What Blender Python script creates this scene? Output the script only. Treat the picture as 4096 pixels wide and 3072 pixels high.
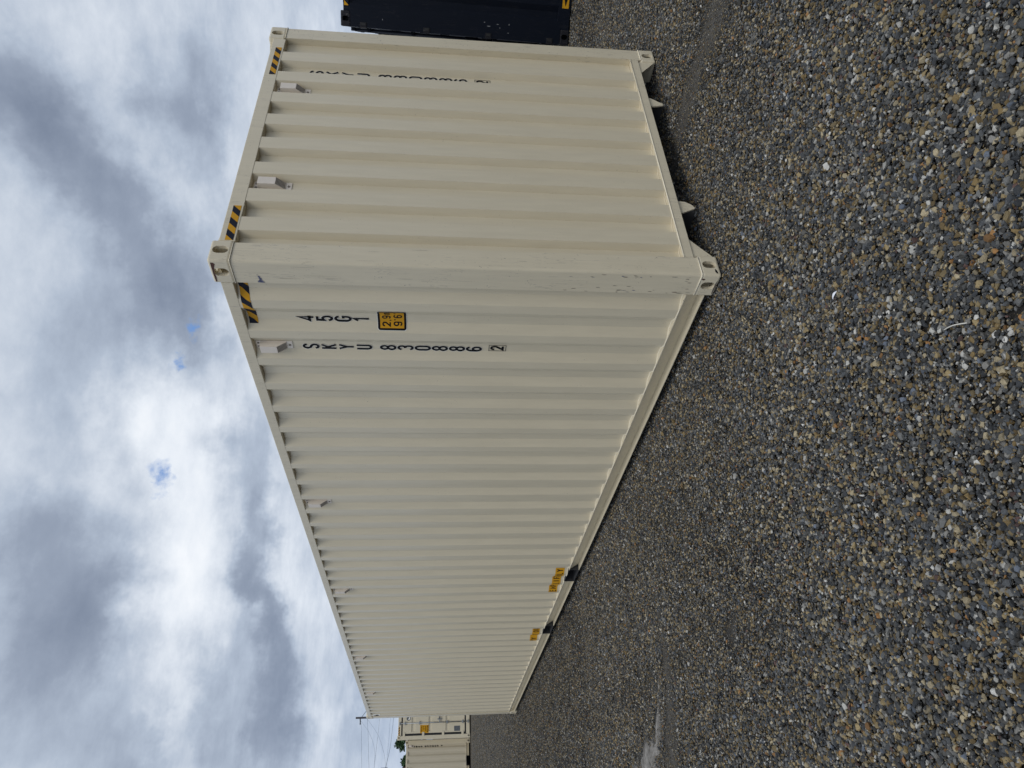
import bpy, bmesh, math, random
import numpy as np
from mathutils import Vector, Matrix

# ------------------------------------------------------------------ scene, camera, sky, sun, exposure
for o in list(bpy.data.objects):
    bpy.data.objects.remove(o)
SC = bpy.context.scene
COL = SC.collection
R = math.radians

camd = bpy.data.cameras.new('camera')
camd.sensor_fit = 'HORIZONTAL'; camd.sensor_width = 36.0; camd.lens = 24.955
camd.clip_start = 0.05; camd.clip_end = 5000
cam = bpy.data.objects.new('camera', camd); COL.objects.link(cam)
CR = [[-0.052122, 0.811657, -0.581805], [-0.093694, -0.584001, -0.806327], [-0.994236, 0.012484, 0.106487]]
CP = (-2.8592, -2.8546, 1.6529)
cam.matrix_world = Matrix([CR[0] + [CP[0]], CR[1] + [CP[1]], CR[2] + [CP[2]], [0, 0, 0, 1]])
SC.camera = cam

SUN_DIR = Vector((-0.25, -0.46, 0.85)).normalized()      # towards the sun
SUN_STRENGTH = 1.2
SKY_STRENGTH = 0.1
SC.view_settings.view_transform = 'Standard'
SC.view_settings.look = 'None'
SC.view_settings.exposure = 0.0
SC.view_settings.gamma = 1.0

sund = bpy.data.lights.new('sun', 'SUN'); sund.energy = SUN_STRENGTH; sund.angle = R(28); sund.color = (1, .955, .88)
sun = bpy.data.objects.new('sun', sund); COL.objects.link(sun)
sun.rotation_euler = SUN_DIR.to_track_quat('Z', 'Y').to_euler(); sun.location = (8, -12, 20)


class NT:
    """small helper round a node tree"""
    def __init__(s, tree): s.t = tree; s.n = tree.nodes; s.l = tree.links
    def new(s, typ, **k):
        n = s.n.new(typ)
        for a, v in k.items(): setattr(n, a, v)
        return n
    def put(s, sock, v):
        if v is None: return
        if hasattr(v, 'is_output'): s.l.new(v, sock)
        else: sock.default_value = v
    def m(s, op, a, b=None, c=None, clamp=False):
        n = s.new('ShaderNodeMath', operation=op); n.use_clamp = clamp
        for i, v in enumerate((a, b, c)): s.put(n.inputs[i], v)
        return n.outputs[0]
    def v(s, op, a, b=None, sc=None):
        n = s.new('ShaderNodeVectorMath', operation=op)
        s.put(n.inputs[0], a)
        if b is not None: s.put(n.inputs[1], b)
        if sc is not None: s.put(n.inputs[3], sc)
        return n.outputs['Value'] if op in ('DOT_PRODUCT', 'LENGTH', 'DISTANCE') else n.outputs[0]
    def noise(s, vec, scale, detail=4, rough=.55, w=None, dist=0):
        n = s.new('ShaderNodeTexNoise'); n.noise_dimensions = '4D' if w is not None else '3D'
        s.put(n.inputs['Vector'], vec); n.inputs['Scale'].default_value = scale
        n.inputs['Detail'].default_value = detail; n.inputs['Roughness'].default_value = rough
        n.inputs['Distortion'].default_value = dist
        if w is not None: n.inputs['W'].default_value = w
        return n
    def ramp(s, fac, stops, interp='LINEAR'):
        n = s.new('ShaderNodeValToRGB'); n.color_ramp.interpolation = interp
        el = n.color_ramp.elements
        while len(el) > 1: el.remove(el[-1])
        for i, (p, c) in enumerate(stops):
            e = el[0] if i == 0 else el.new(p)
            e.position = p; e.color = (*c, 1) if len(c) == 3 else c
        s.put(n.inputs[0], fac)
        return n.outputs[0]
    def mix(s, fac, a, b, blend='MIX'):
        n = s.new('ShaderNodeMix', data_type='RGBA', blend_type=blend)
        s.put(n.inputs[0], fac)
        for i, v in ((6, a), (7, b)):
            if isinstance(v, tuple) and len(v) == 3: v = (*v, 1)
            s.put(n.inputs[i], v)
        return n.outputs[2]
    def rng(s, v, a, b, c=0, d=1):
        n = s.new('ShaderNodeMapRange'); s.put(n.inputs[0], v)
        for i, x in enumerate((a, b, c, d)): n.inputs[i + 1].default_value = x
        return n.outputs[0]


def make_world():
    w = bpy.data.worlds.new('World'); SC.world = w; w.use_nodes = True
    w.cycles.sampling_method = 'NONE'            # an even, overcast sky needs no light sampling
    T = NT(w.node_tree); T.n.clear()
    out = T.new('ShaderNodeOutputWorld'); bg = T.new('ShaderNodeBackground')
    bg.inputs['Strength'].default_value = SKY_STRENGTH
    T.l.new(bg.outputs[0], out.inputs[0])
    sky = T.new('ShaderNodeTexSky', sky_type='NISHITA'); sky.sun_disc = False
    sky.sun_elevation = math.asin(SUN_DIR.z); sky.sun_rotation = math.atan2(SUN_DIR.x, SUN_DIR.y)
    d = T.v('NORMALIZE', T.new('ShaderNodeTexCoord').outputs['Generated'])
    sep = T.new('ShaderNodeSeparateXYZ'); T.l.new(d, sep.inputs[0])
    # plane of the cloud base: direction / height above the horizon
    up = T.m('ADD', T.m('MAXIMUM', sep.outputs[2], 0.0), 0.16)
    cmb = T.new('ShaderNodeCombineXYZ')
    T.l.new(T.m('DIVIDE', sep.outputs[0], up), cmb.inputs[0]); T.l.new(T.m('DIVIDE', sep.outputs[1], up), cmb.inputs[1])
    P = cmb.outputs[0]
    big = T.noise(P, 0.85, 3, .5).outputs[0]
    mid = T.noise(P, 2.1, 5, .6).outputs[0]
    fine = T.noise(P, 7.5, 6, .66).outputs[0]
    # clouds drift off their places by a warp, so that their edges are ragged
    wn = T.noise(d, 4.0, 3, .6)
    wv = T.v('SCALE', T.v('SUBTRACT', wn.outputs['Color'], (.5, .5, .5)), sc=.20)
    wn2 = T.noise(d, 16.0, 4, .7)
    wv2 = T.v('SCALE', T.v('SUBTRACT', wn2.outputs['Color'], (.5, .5, .5)), sc=.075)
    dw = T.v('ADD', T.v('ADD', d, wv), wv2)
    CL = [(52.4,27.3,3.2,2.3,0,-0.22),(50.6,24.4,8.4,1.6,35,-0.4),(55.4,18.2,2.8,1.2,10,-0.3),(59.8,16.5,2.1,0.9,0,-0.18),(42.2,19.5,3.7,1.5,-25,-0.25),(39.3,25,4.2,1.7,0,-0.18),(26.7,27.8,1.8,1.8,0,-0.18),(22.3,26.1,3.6,2.4,0,-0.28),(18.3,24,2.1,1.5,0,-0.28),(13.1,24.3,3,3.2,0,-0.18),(8.8,18.6,1.5,2.5,0,-0.2),(21.4,12.4,4.6,0.7,0,-0.36),(17.4,11.7,1.9,0.7,0,-0.15),(10.5,11.8,3.1,1.1,0,-0.42),(14.9,15.2,2.7,1.1,0,-0.16),(30.1,14.3,2.8,0.9,0,-0.16),(9.1,6.1,1.3,1.6,0,-0.16),(13,4.8,1.8,0.8,0,-0.12),(46.2,25.8,2.5,1.6,0,0.16),(33,19,3.4,1.9,-35,0.34),(26.6,17.4,4,1.9,0,0.28),(30.3,28,1.4,1.3,0,0.14),(20.8,18.8,2.5,1.5,0,0.22),(19.1,16.2,2.5,1.5,0,0.16),(13.5,20.7,1.7,1,0,0.1),(11.3,17.8,3.1,0.6,5,0.28),(10.1,7.9,1.6,1.3,0,0.3),(20.7,10.1,3.9,0.7,0,0.2),(17.9,7.9,1.3,1.2,0,0.18),(49.1,19.5,2.9,1.2,-20,0.2),(61.2,17.5,1.7,0.9,0,0.14),(38.8,14.2,3.9,1.7,0,0.22),(54,15.5,5.8,0.7,0,0.1),(60.4,21.4,1.7,1.4,0,0.08)]
    HO = [(28.2,20,1,0.7),(36.9,19.5,0.8,0.4),(39.6,18.2,0.7,0.3)]
    def angles(v):
        sp = T.new('ShaderNodeSeparateXYZ'); T.l.new(v, sp.inputs[0])
        return T.m('ARCTAN2', sp.outputs[0], sp.outputs[1]), T.m('ARCSINE', sp.outputs[2])
    def blob(az, el, sa, se, rot, src):
        """one bank of cloud at a compass bearing and height above the horizon"""
        A, E = src; c, n = math.cos(R(rot)), math.sin(R(rot)); k1, k2 = 1 / R(sa), 1 / R(se); ca = math.cos(R(el))
        a0, e0 = R(az), R(el)
        if rot:
            x = T.m('MULTIPLY_ADD', A, c * k1 * ca, T.m('MULTIPLY_ADD', E, n * k1, -(a0 * ca * c + e0 * n) * k1))
            y = T.m('MULTIPLY_ADD', A, -n * k2 * ca, T.m('MULTIPLY_ADD', E, c * k2, (a0 * ca * n - e0 * c) * k2))
        else:
            x = T.m('MULTIPLY_ADD', A, k1 * ca, -a0 * ca * k1); y = T.m('MULTIPLY_ADD', E, k2, -e0 * k2)
        return T.m('POWER', .58, T.m('MULTIPLY_ADD', x, x, T.m('MULTIPLY', y, y)))
    dwA = angles(T.v('NORMALIZE', dw)); dhA = angles(T.v('NORMALIZE', T.v('ADD', d, T.v('SCALE', wv2, sc=1.1))))
    acc = T.m('MULTIPLY_ADD', T.m('SUBTRACT', big, .5), .24, .625)
    acc = T.m('MULTIPLY_ADD', T.m('SUBTRACT', mid, .5), .38, acc)
    acc = T.m('MULTIPLY_ADD', T.m('SUBTRACT', fine, .5), .34, acc)
    for az, el, sa, se, rot, amp in CL:
        acc = T.m('MULTIPLY_ADD', blob(az, el, sa * 1.25, se * 1.3, rot, dwA), amp * (1.06 if amp < 0 else .70), acc)
    k = 1 / SKY_STRENGTH
    stops = [(.0, (.21, .255, .345)), (.3, (.31, .365, .465)), (.5, (.45, .52, .63)), (.68, (.64, .70, .79)), (.84, (.81, .86, .93)), (1.0, (.95, .98, 1.02))]
    cl = T.ramp(acc, stops)
    cl = T.v('SCALE', cl, sc=k)
    # a little more blue haze towards the horizon
    hz = T.m('EXPONENT', T.m('MULTIPLY', T.m('MAXIMUM', sep.outputs[2], 0.0), -11.0))
    cl = T.mix(T.m('MULTIPLY', hz, .55), cl, (.42 * k, .53 * k, .72 * k))
    hole = None
    for az, el, sa, se in HO:
        b = blob(az, el, sa * 1.0, se * 1.05, 0, dhA)
        hole = b if hole is None else T.m('ADD', hole, b)
    hn = T.noise(d, 38, 5, .68).outputs[0]              # wisps drawn across each gap
    hole = T.m('MULTIPLY', hole, T.rng(T.m('MULTIPLY_ADD', hn, 2.6, T.m('SUBTRACT', hole, 1.75)), .0, .75))
    gap = T.rng(acc, -.06, -.25)                       # rare gaps elsewhere
    hole = T.m('MAXIMUM', hole, gap)
    blue = T.mix(.7, sky.outputs[0], (.15 * k, .33 * k, .74 * k))
    col = T.mix(T.m('MULTIPLY', hole, .95), cl, blue)
    T.l.new(col, bg.inputs['Color'])
make_world()

# ------------------------------------------------------------------ materials
MATS = {}


def mat_base(name):
    m = bpy.data.materials.new(name); m.use_nodes = True
    T = NT(m.node_tree); b = T.n['Principled BSDF']
    return m, T, b


def plain(name, col, rough=.5, metal=0.0, var=.08, scale=18, spec=.5):
    if name in MATS: return MATS[name]
    m, T, b = mat_base(name)
    tc = T.new('ShaderNodeTexCoord').outputs['Object']
    n = T.noise(tc, scale, 5, .6).outputs[0]
    T.l.new(T.mix(T.rng(n, .3, .7), tuple(c * (1 - var) for c in col), tuple(min(1, c * (1 + var)) for c in col)), b.inputs['Base Color'])
    b.inputs['Roughness'].default_value = rough; b.inputs['Metallic'].default_value = metal; b.inputs['Specular IOR Level'].default_value = spec
    MATS[name] = m; return m


def paint(name, col, dirt=.35, scratch=0.0, rough=.30, spec_col=(.05, .045, .04), spec=.5):
    """sprayed container paint: faint run marks, grime specks, hair scratches"""
    if name in MATS: return MATS[name]
    m, T, b = mat_base(name)
    tc = T.new('ShaderNodeTexCoord').outputs['Object']
    mp = T.new('ShaderNodeMapping'); T.l.new(tc, mp.inputs[0]); mp.inputs['Scale'].default_value = (1, 1, .13)
    run = T.noise(mp.outputs[0], 26, 4, .6).outputs[0]
    cloud = T.noise(tc, 1.3, 4, .55).outputs[0]
    c1 = T.mix(T.rng(run, .3, .75), tuple(c * .95 for c in col), tuple(min(1, c * 1.04) for c in col))
    c1 = T.mix(T.m('MULTIPLY', T.rng(cloud, .38, .7), .10), c1, tuple(c * f for c, f in zip(col, (.84, .83, .80))))
    # thin grime streaks running down
    mp2 = T.new('ShaderNodeMapping'); T.l.new(tc, mp2.inputs[0]); mp2.inputs['Scale'].default_value = (1, 1, .035)
    st = T.noise(mp2.outputs[0], 60, 5, .7).outputs[0]
    c1 = T.mix(T.m('MULTIPLY', T.rng(st, .60, .72), dirt * .22), c1, tuple(c * .62 for c in col))
    # specks
    sp = T.noise(tc, 130, 0, .5).outputs[0]; sp2 = T.noise(tc, 7, 2, .5).outputs[0]
    sm = T.m('MULTIPLY', T.rng(sp, .80, .83), T.rng(sp2, .50, .60))
    c1 = T.mix(T.m('MULTIPLY', sm, dirt * 1.3, clamp=True), c1, (.16, .14, .12))
    if scratch:
        mp3 = T.new('ShaderNodeMapping'); T.l.new(tc, mp3.inputs[0]); mp3.inputs['Scale'].default_value = (1, 1, .05)
        w = T.noise(tc, 2.2, 3, .6)
        vec = T.v('ADD', mp3.outputs[0], T.v('SCALE', w.outputs['Color'], sc=.06))
        n1 = T.noise(vec, 34, 3, .55).outputs[0]
        ln = T.m('ABSOLUTE', T.m('SUBTRACT', n1, .5))
        n2 = T.noise(tc, 3.5, 3, .6).outputs[0]
        mask = T.m('MULTIPLY', T.rng(ln, .012, .002), T.rng(n2, .44, .56))
        c1 = T.mix(T.m('MULTIPLY', mask, scratch), c1, (.22, .20, .18))
        n3 = T.noise(tc, 38, 4, .7).outputs[0]; n4 = T.noise(tc, 4.2, 3, .6).outputs[0]
        mk = T.m('MULTIPLY', T.rng(n3, .66, .70), T.rng(n4, .55, .66))
        c1 = T.mix(T.m('MULTIPLY', mk, scratch), c1, spec_col)
    T.l.new(c1, b.inputs['Base Color']); b.inputs['Specular IOR Level'].default_value = spec
    rn = T.noise(tc, 9, 4, .6).outputs[0]
    T.l.new(T.rng(rn, .3, .7, rough - .02, rough + .04), b.inputs['Roughness'])
    bp = T.new('ShaderNodeBump'); bp.inputs['Strength'].default_value = .16; bp.inputs['Distance'].default_value = .010
    bn = T.noise(tc, 2.2, 4, .5).outputs[0]
    T.l.new(bn, bp.inputs['Height']); T.l.new(bp.outputs[0], b.inputs['Normal'])
    MATS[name] = m; return m


CREAM = (.66, .59, .442)
M_CREAM = paint('cream_paint', CREAM)
M_POST = paint('cream_paint_scuffed', CREAM, dirt=.6, scratch=.42)
M_WELD = paint('cream_weld', (.76, .69, .54), dirt=.1)
M_RAIL = paint('cream_rail', CREAM, dirt=.8, scratch=.4)
M_NAVY = paint('navy_paint', (.0045, .007, .014), dirt=.1, scratch=.06, rough=.42, spec_col=(.35, .35, .35), spec=.14)
M_NAVYRUST = paint('navy_rusty_casting', (.011, .011, .015), dirt=.3, scratch=.5, rough=.6, spec_col=(.30, .22, .15), spec=.25)
M_BLACK = plain('black_ink', (.006, .006, .008), .55, spec=.15)
M_BLACKRUB = plain('black_rubber_slot_shade', (.010, .010, .011), .6)
M_YELLOW = plain('yellow_vinyl', (.60, .30, .012), .55, var=.06, spec=.2)
M_STRIPEBLK = plain('dark_vinyl', (.007, .010, .022), .5, spec=.15)
M_WHITE = plain('white_vinyl', (.78, .77, .72), .45)
M_VENT = plain('vent_plastic', (.74, .67, .59), .5, var=.04)
M_VENTDARK = plain('vent_slot', (.24, .20, .165), .7)
M_STEEL = plain('galvanised_steel', (.33, .35, .37), .42, .7)
M_SCREW = plain('bolt_steel', (.20, .17, .14), .45, .5)
M_RUST = plain('rust', (.085, .038, .030), .85, var=.4, scale=60)
M_UNDER = plain('underside_and_pocket_shade', (.03, .03, .032), .8)  # near-black for the underside; on pocket sleeves it paints in the inner shade
M_GREYPLATE = plain('grey_plate', (.12, .13, .14), .5, .2, var=.3, scale=30)
M_WOODPOLE = plain('dark_pole_wood', (.05, .045, .05), .85, var=.25)
M_WIRE = plain('power_wire', (.14, .18, .23), .6)
M_ROOFB = plain('brown_roof', (.10, .055, .05), .7, var=.2)
M_SHED = plain('pale_siding', (.5, .48, .45), .7)
M_SCUFFB = plain('blue_scuff', (.10, .11, .19), .6, var=.5, scale=120)
M_SCUFFD = plain('dark_scuff', (.10, .085, .075), .7, var=.4, scale=120)
M_PALE = plain('pale_scratch', (.26, .27, .28), .6)

# ------------------------------------------------------------------ mesh helpers


def obj(name, verts, faces, mat, parent=None, smooth=False, mats=None, fm=None):
    me = bpy.data.meshes.new(name)
    me.from_pydata([tuple(v) for v in verts], [], [tuple(f) for f in faces])
    for m in (mats or [mat]): me.materials.append(m)
    if fm: me.polygons.foreach_set('material_index', fm)
    if smooth: me.polygons.foreach_set('use_smooth', [True] * len(me.polygons))
    me.update()
    o = bpy.data.objects.new(name, me); COL.objects.link(o)
    if parent: o.parent = parent
    return o


def bm_obj(name, bm, mat, parent=None, smooth=False, mats=None):
    bmesh.ops.recalc_face_normals(bm, faces=bm.faces)
    me = bpy.data.meshes.new(name); bm.to_mesh(me); bm.free()
    for m in (mats or [mat]): me.materials.append(m)
    if smooth: me.polygons.foreach_set('use_smooth', [True] * len(me.polygons))
    o = bpy.data.objects.new(name, me); COL.objects.link(o)
    if parent: o.parent = parent
    return o


def bm_box(bm, a, b, bev=0, seg=2):
    r = bmesh.ops.create_cube(bm, size=1)
    vs = r['verts']
    for v in vs:
        v.co = Vector([(a[i] + b[i]) / 2 + v.co[i] * (b[i] - a[i]) for i in range(3)])
    if bev:
        es = list({e for v in vs for e in v.link_edges})
        bmesh.ops.bevel(bm, geom=es, offset=bev, segments=seg, affect='EDGES', profile=.5)


def box(name, a, b, mat, parent=None, bev=0, seg=2):
    bm = bmesh.new(); bm_box(bm, a, b, bev, seg)
    return bm_obj(name, bm, mat, parent)


def cyl(bm, p0, p1, r, n=8, r2=None):
    p0, p1 = Vector(p0), Vector(p1); d = (p1 - p0).normalized()
    q = d.to_track_quat('Z', 'Y'); r2 = r if r2 is None else r2
    A, B = [], []
    for i in range(n):
        a = 2 * math.pi * i / n; v = Vector((math.cos(a), math.sin(a), 0))
        A.append(bm.verts.new(p0 + q @ (v * r))); B.append(bm.verts.new(p1 + q @ (v * r2)))
    for i in range(n):
        j = (i + 1) % n; bm.faces.new((A[i], A[j], B[j], B[i]))
    bm.faces.new(A[::-1]); bm.faces.new(B)


def tube(name, pts, r, mat, parent=None, n=6):
    bm = bmesh.new()
    pts = [Vector(p) for p in pts]; rings = []
    for i, p in enumerate(pts):
        d = (pts[min(i + 1, len(pts) - 1)] - pts[max(i - 1, 0)]).normalized()
        s = d.cross(Vector((0, 0, 1)))
        if s.length < 1e-3: s = d.cross(Vector((1, 0, 0)))
        s.normalize(); u = s.cross(d)
        rings.append([bm.verts.new(p + (s * math.cos(2 * math.pi * k / n) + u * math.sin(2 * math.pi * k / n)) * r) for k in range(n)])
    for a, b in zip(rings, rings[1:]):
        for k in range(n):
            j = (k + 1) % n; bm.faces.new((a[k], a[j], b[j], b[k]))
    bm.faces.new(rings[0][::-1]); bm.faces.new(rings[-1])
    return bm_obj(name, bm, mat, parent, smooth=True)


def thing(name, label, cat, loc=(0, 0, 0), rz=0, group=None):
    o = bpy.data.objects.new(name, None); COL.objects.link(o); o.location = loc; o.rotation_euler = (0, 0, rz)
    o.empty_display_size = .2
    tag(o, label, cat, group); return o


def tag(o, label, cat, group=None):
    o['label'] = label; o['category'] = cat
    if group: o['group'] = group


# ------------------------------------------------------------------ ground
SAND = [((1.45, -3.0), .17), ((1.43, -.88), .17), ((1.44, -.21), .14), ((1.39, .07), .11), ((1.22, .30), .08), ((1.0, .62), .05)]
PATCH = [((-2.45, 4.1), .34), ((-2.16, 3.15), .21), ((-2.02, 2.88), .11), ((-1.82, 2.70), .05), ((-1.66, 2.62), .03)]
RUTS = [[((-.80, 1.2), .05), ((-.66, 3.0), .10), ((-.55, 5.5), .11), ((-.5, 9), .1)], [((-1.9, .2), .05), ((-1.62, 1.6), .10), ((-1.5, 4.0), .12), ((-1.3, 9), .12)], [((-.2, -1.6), .05), ((.9, -1.5), .10), ((2.6, -1.3), .12), ((5, -1.0), .1)]]
TRACK = [((-2.7, 2.65), .22), ((-2.20, 2.60), .20), ((-1.88, 2.42), .15), ((-1.55, 2.30), .10), ((-1.2, 2.35), .05)]



def polyfield(pl, X, Y):
    best = np.full(X.shape, 9.0)
    for (a, ra), (b, rb) in zip(pl, pl[1:]):
        ax, ay = a; bx, by = b; dx, dy = bx - ax, by - ay; L = dx * dx + dy * dy
        t = np.clip(((X - ax) * dx + (Y - ay) * dy) / L, 0, 1)
        d = np.hypot(X - ax - t * dx, Y - ay - t * dy) / (ra + (rb - ra) * t)
        best = np.minimum(best, d)
    return best


def sstep(a, b, x):
    t = np.clip((x - a) / (b - a), 0, 1); return t * t * (3 - 2 * t)


def wob(X, Y):
    return (np.sin(X * 9.1 + np.sin(Y * 7.3) * 1.7) + np.sin(Y * 11.7 + X * 4.1 + 1.3) + np.sin(X * 23 - Y * 17) * .6) / 2.6


def sand_mask(X, Y):
    w = wob(X, Y) * .30
    a = 1 - sstep(.45, 1.45, polyfield(SAND, X, Y) + w)
    b = 1 - sstep(.4, 1.5, polyfield(PATCH, X, Y) + w)
    c = .85 * (1 - sstep(.3, 1.4, polyfield(TRACK, X, Y) + w))
    for q in RUTS: c = np.maximum(c, .32 * (1 - sstep(.2, 1.5, polyfield(q, X, Y) + 1.5 * w)))
    return a, b, c


def gz(X, Y):
    """height of the ground: level by the container, rising a little far behind it, faint ripples"""
    z = .115 * sstep(14, 28, Y) + .05 * sstep(8, 12, X) * (Y < 10)
    z = z + .010 * np.sin(X * .9 + Y * .37) * np.sin(Y * .8 - X * .21) * sstep(.2, 1.2, np.maximum(-X, -Y))
    return z


def make_ground():
    def axis(lo, hi, mid0, mid1, step):
        a = [mid0]; s = step
        while a[-1] < mid1: a.append(a[-1] + step)
        while a[-1] < hi: s *= 1.22; a.append(a[-1] + s)
        b = [mid0]; s = step
        while b[-1] > lo: s *= 1.22; b.append(b[-1] - s)
        return np.array(sorted(set(b[1:] + a)))
    xs = axis(-900, 900, -4.5, 4.5, .055); ys = axis(-900, 900, -3.5, 7.5, .055)
    X, Y = np.meshgrid(xs, ys); a, b, c = sand_mask(X, Y)
    Z = gz(X, Y) - .030 + .020 * np.clip(a + b + c, 0, 1)
    nx, ny = len(xs), len(ys)
    V = np.stack([X.ravel(), Y.ravel(), Z.ravel()], 1)
    i = np.arange(nx * ny).reshape(ny, nx)
    F = np.stack([i[:-1, :-1], i[:-1, 1:], i[1:, 1:], i[1:, :-1]], -1).reshape(-1, 4)
    me = bpy.data.meshes.new('ground'); me.from_pydata(V.tolist(), [], F.tolist())
    for nm, arr in (('sand', a), ('silt', b), ('track', c)):
        at = me.attributes.new(nm, 'FLOAT', 'POINT'); at.data.foreach_set('value', arr.ravel().astype(np.float32))
    me.polygons.foreach_set('use_smooth', [True] * len(me.polygons))
    m, T, bs = mat_base('gravel_bed')
    pos = T.new('ShaderNodeTexCoord').outputs['Object']
    def attr(n):
        q = T.new('ShaderNodeAttribute'); q.attribute_name = n; return q.outputs['Fac']
    vo = T.new('ShaderNodeTexVoronoi'); T.l.new(pos, vo.inputs['Vector']); vo.inputs['Scale'].default_value = 42
    sp = T.new('ShaderNodeSeparateColor'); T.l.new(vo.outputs['Color'], sp.inputs[0])
    st = T.ramp(sp.outputs[0], STONES, 'CONSTANT')
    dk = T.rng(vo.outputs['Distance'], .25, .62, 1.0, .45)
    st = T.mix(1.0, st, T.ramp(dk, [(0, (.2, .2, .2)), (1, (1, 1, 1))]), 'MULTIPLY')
    # under the loose stones the grit bed is coloured darker to carry crevice shade; far off the pattern itself is the stones
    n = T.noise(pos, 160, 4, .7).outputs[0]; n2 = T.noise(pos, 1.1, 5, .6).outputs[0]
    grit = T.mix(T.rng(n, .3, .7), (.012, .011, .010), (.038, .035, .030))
    sp2 = T.new('ShaderNodeSeparateXYZ'); T.l.new(pos, sp2.inputs[0])
    far = T.rng(T.m('SQRT', T.m('ADD', T.m('POWER', T.m('ADD', sp2.outputs[0], 2.86), 2.0), T.m('POWER', T.m('ADD', sp2.outputs[1], 2.85), 2.0))), 14, 26)
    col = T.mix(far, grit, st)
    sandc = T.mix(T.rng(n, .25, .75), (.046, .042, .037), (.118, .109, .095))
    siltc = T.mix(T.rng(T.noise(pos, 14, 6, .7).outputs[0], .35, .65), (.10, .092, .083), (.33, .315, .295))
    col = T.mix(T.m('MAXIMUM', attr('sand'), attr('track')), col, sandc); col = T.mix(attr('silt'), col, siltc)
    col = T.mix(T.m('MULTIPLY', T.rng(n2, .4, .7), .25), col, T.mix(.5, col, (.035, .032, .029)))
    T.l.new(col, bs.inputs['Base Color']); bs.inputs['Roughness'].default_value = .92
    bp = T.new('ShaderNodeBump'); bp.inputs['Strength'].default_value = .7; bp.inputs['Distance'].default_value = .012
    hh = T.m('ADD', T.m('MULTIPLY', T.m('SUBTRACT', 1.0, vo.outputs['Distance']), far), T.m('ADD', T.m('MULTIPLY', n, .6), T.m('MULTIPLY', T.noise(pos, 45, 4, .7).outputs[0], 1.1)))
    T.l.new(hh, bp.inputs['Height']); T.l.new(bp.outputs[0], bs.inputs['Normal'])
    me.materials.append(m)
    o = bpy.data.objects.new('ground', me); COL.objects.link(o); o['kind'] = 'structure'
    o['label'] = 'grey gravel yard reaching to the horizon'


STONES = [(0.0, (.030, .033, .037)), (.19, (.058, .062, .066)), (.34, (.100, .101, .098)), (.46, (.042, .041, .038)), (.55, (.145, .140, .128)), (.63, (.130, .090, .036)),
          (.73, (.195, .148, .074)), (.82, (.262, .218, .138)), (.895, (.295, .288, .265)), (.935, (.092, .108, .136)), (.960, (.080, .045, .038)), (.970, (.21, .108, .036)), (.983, (.36, .35, .325))]







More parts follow.
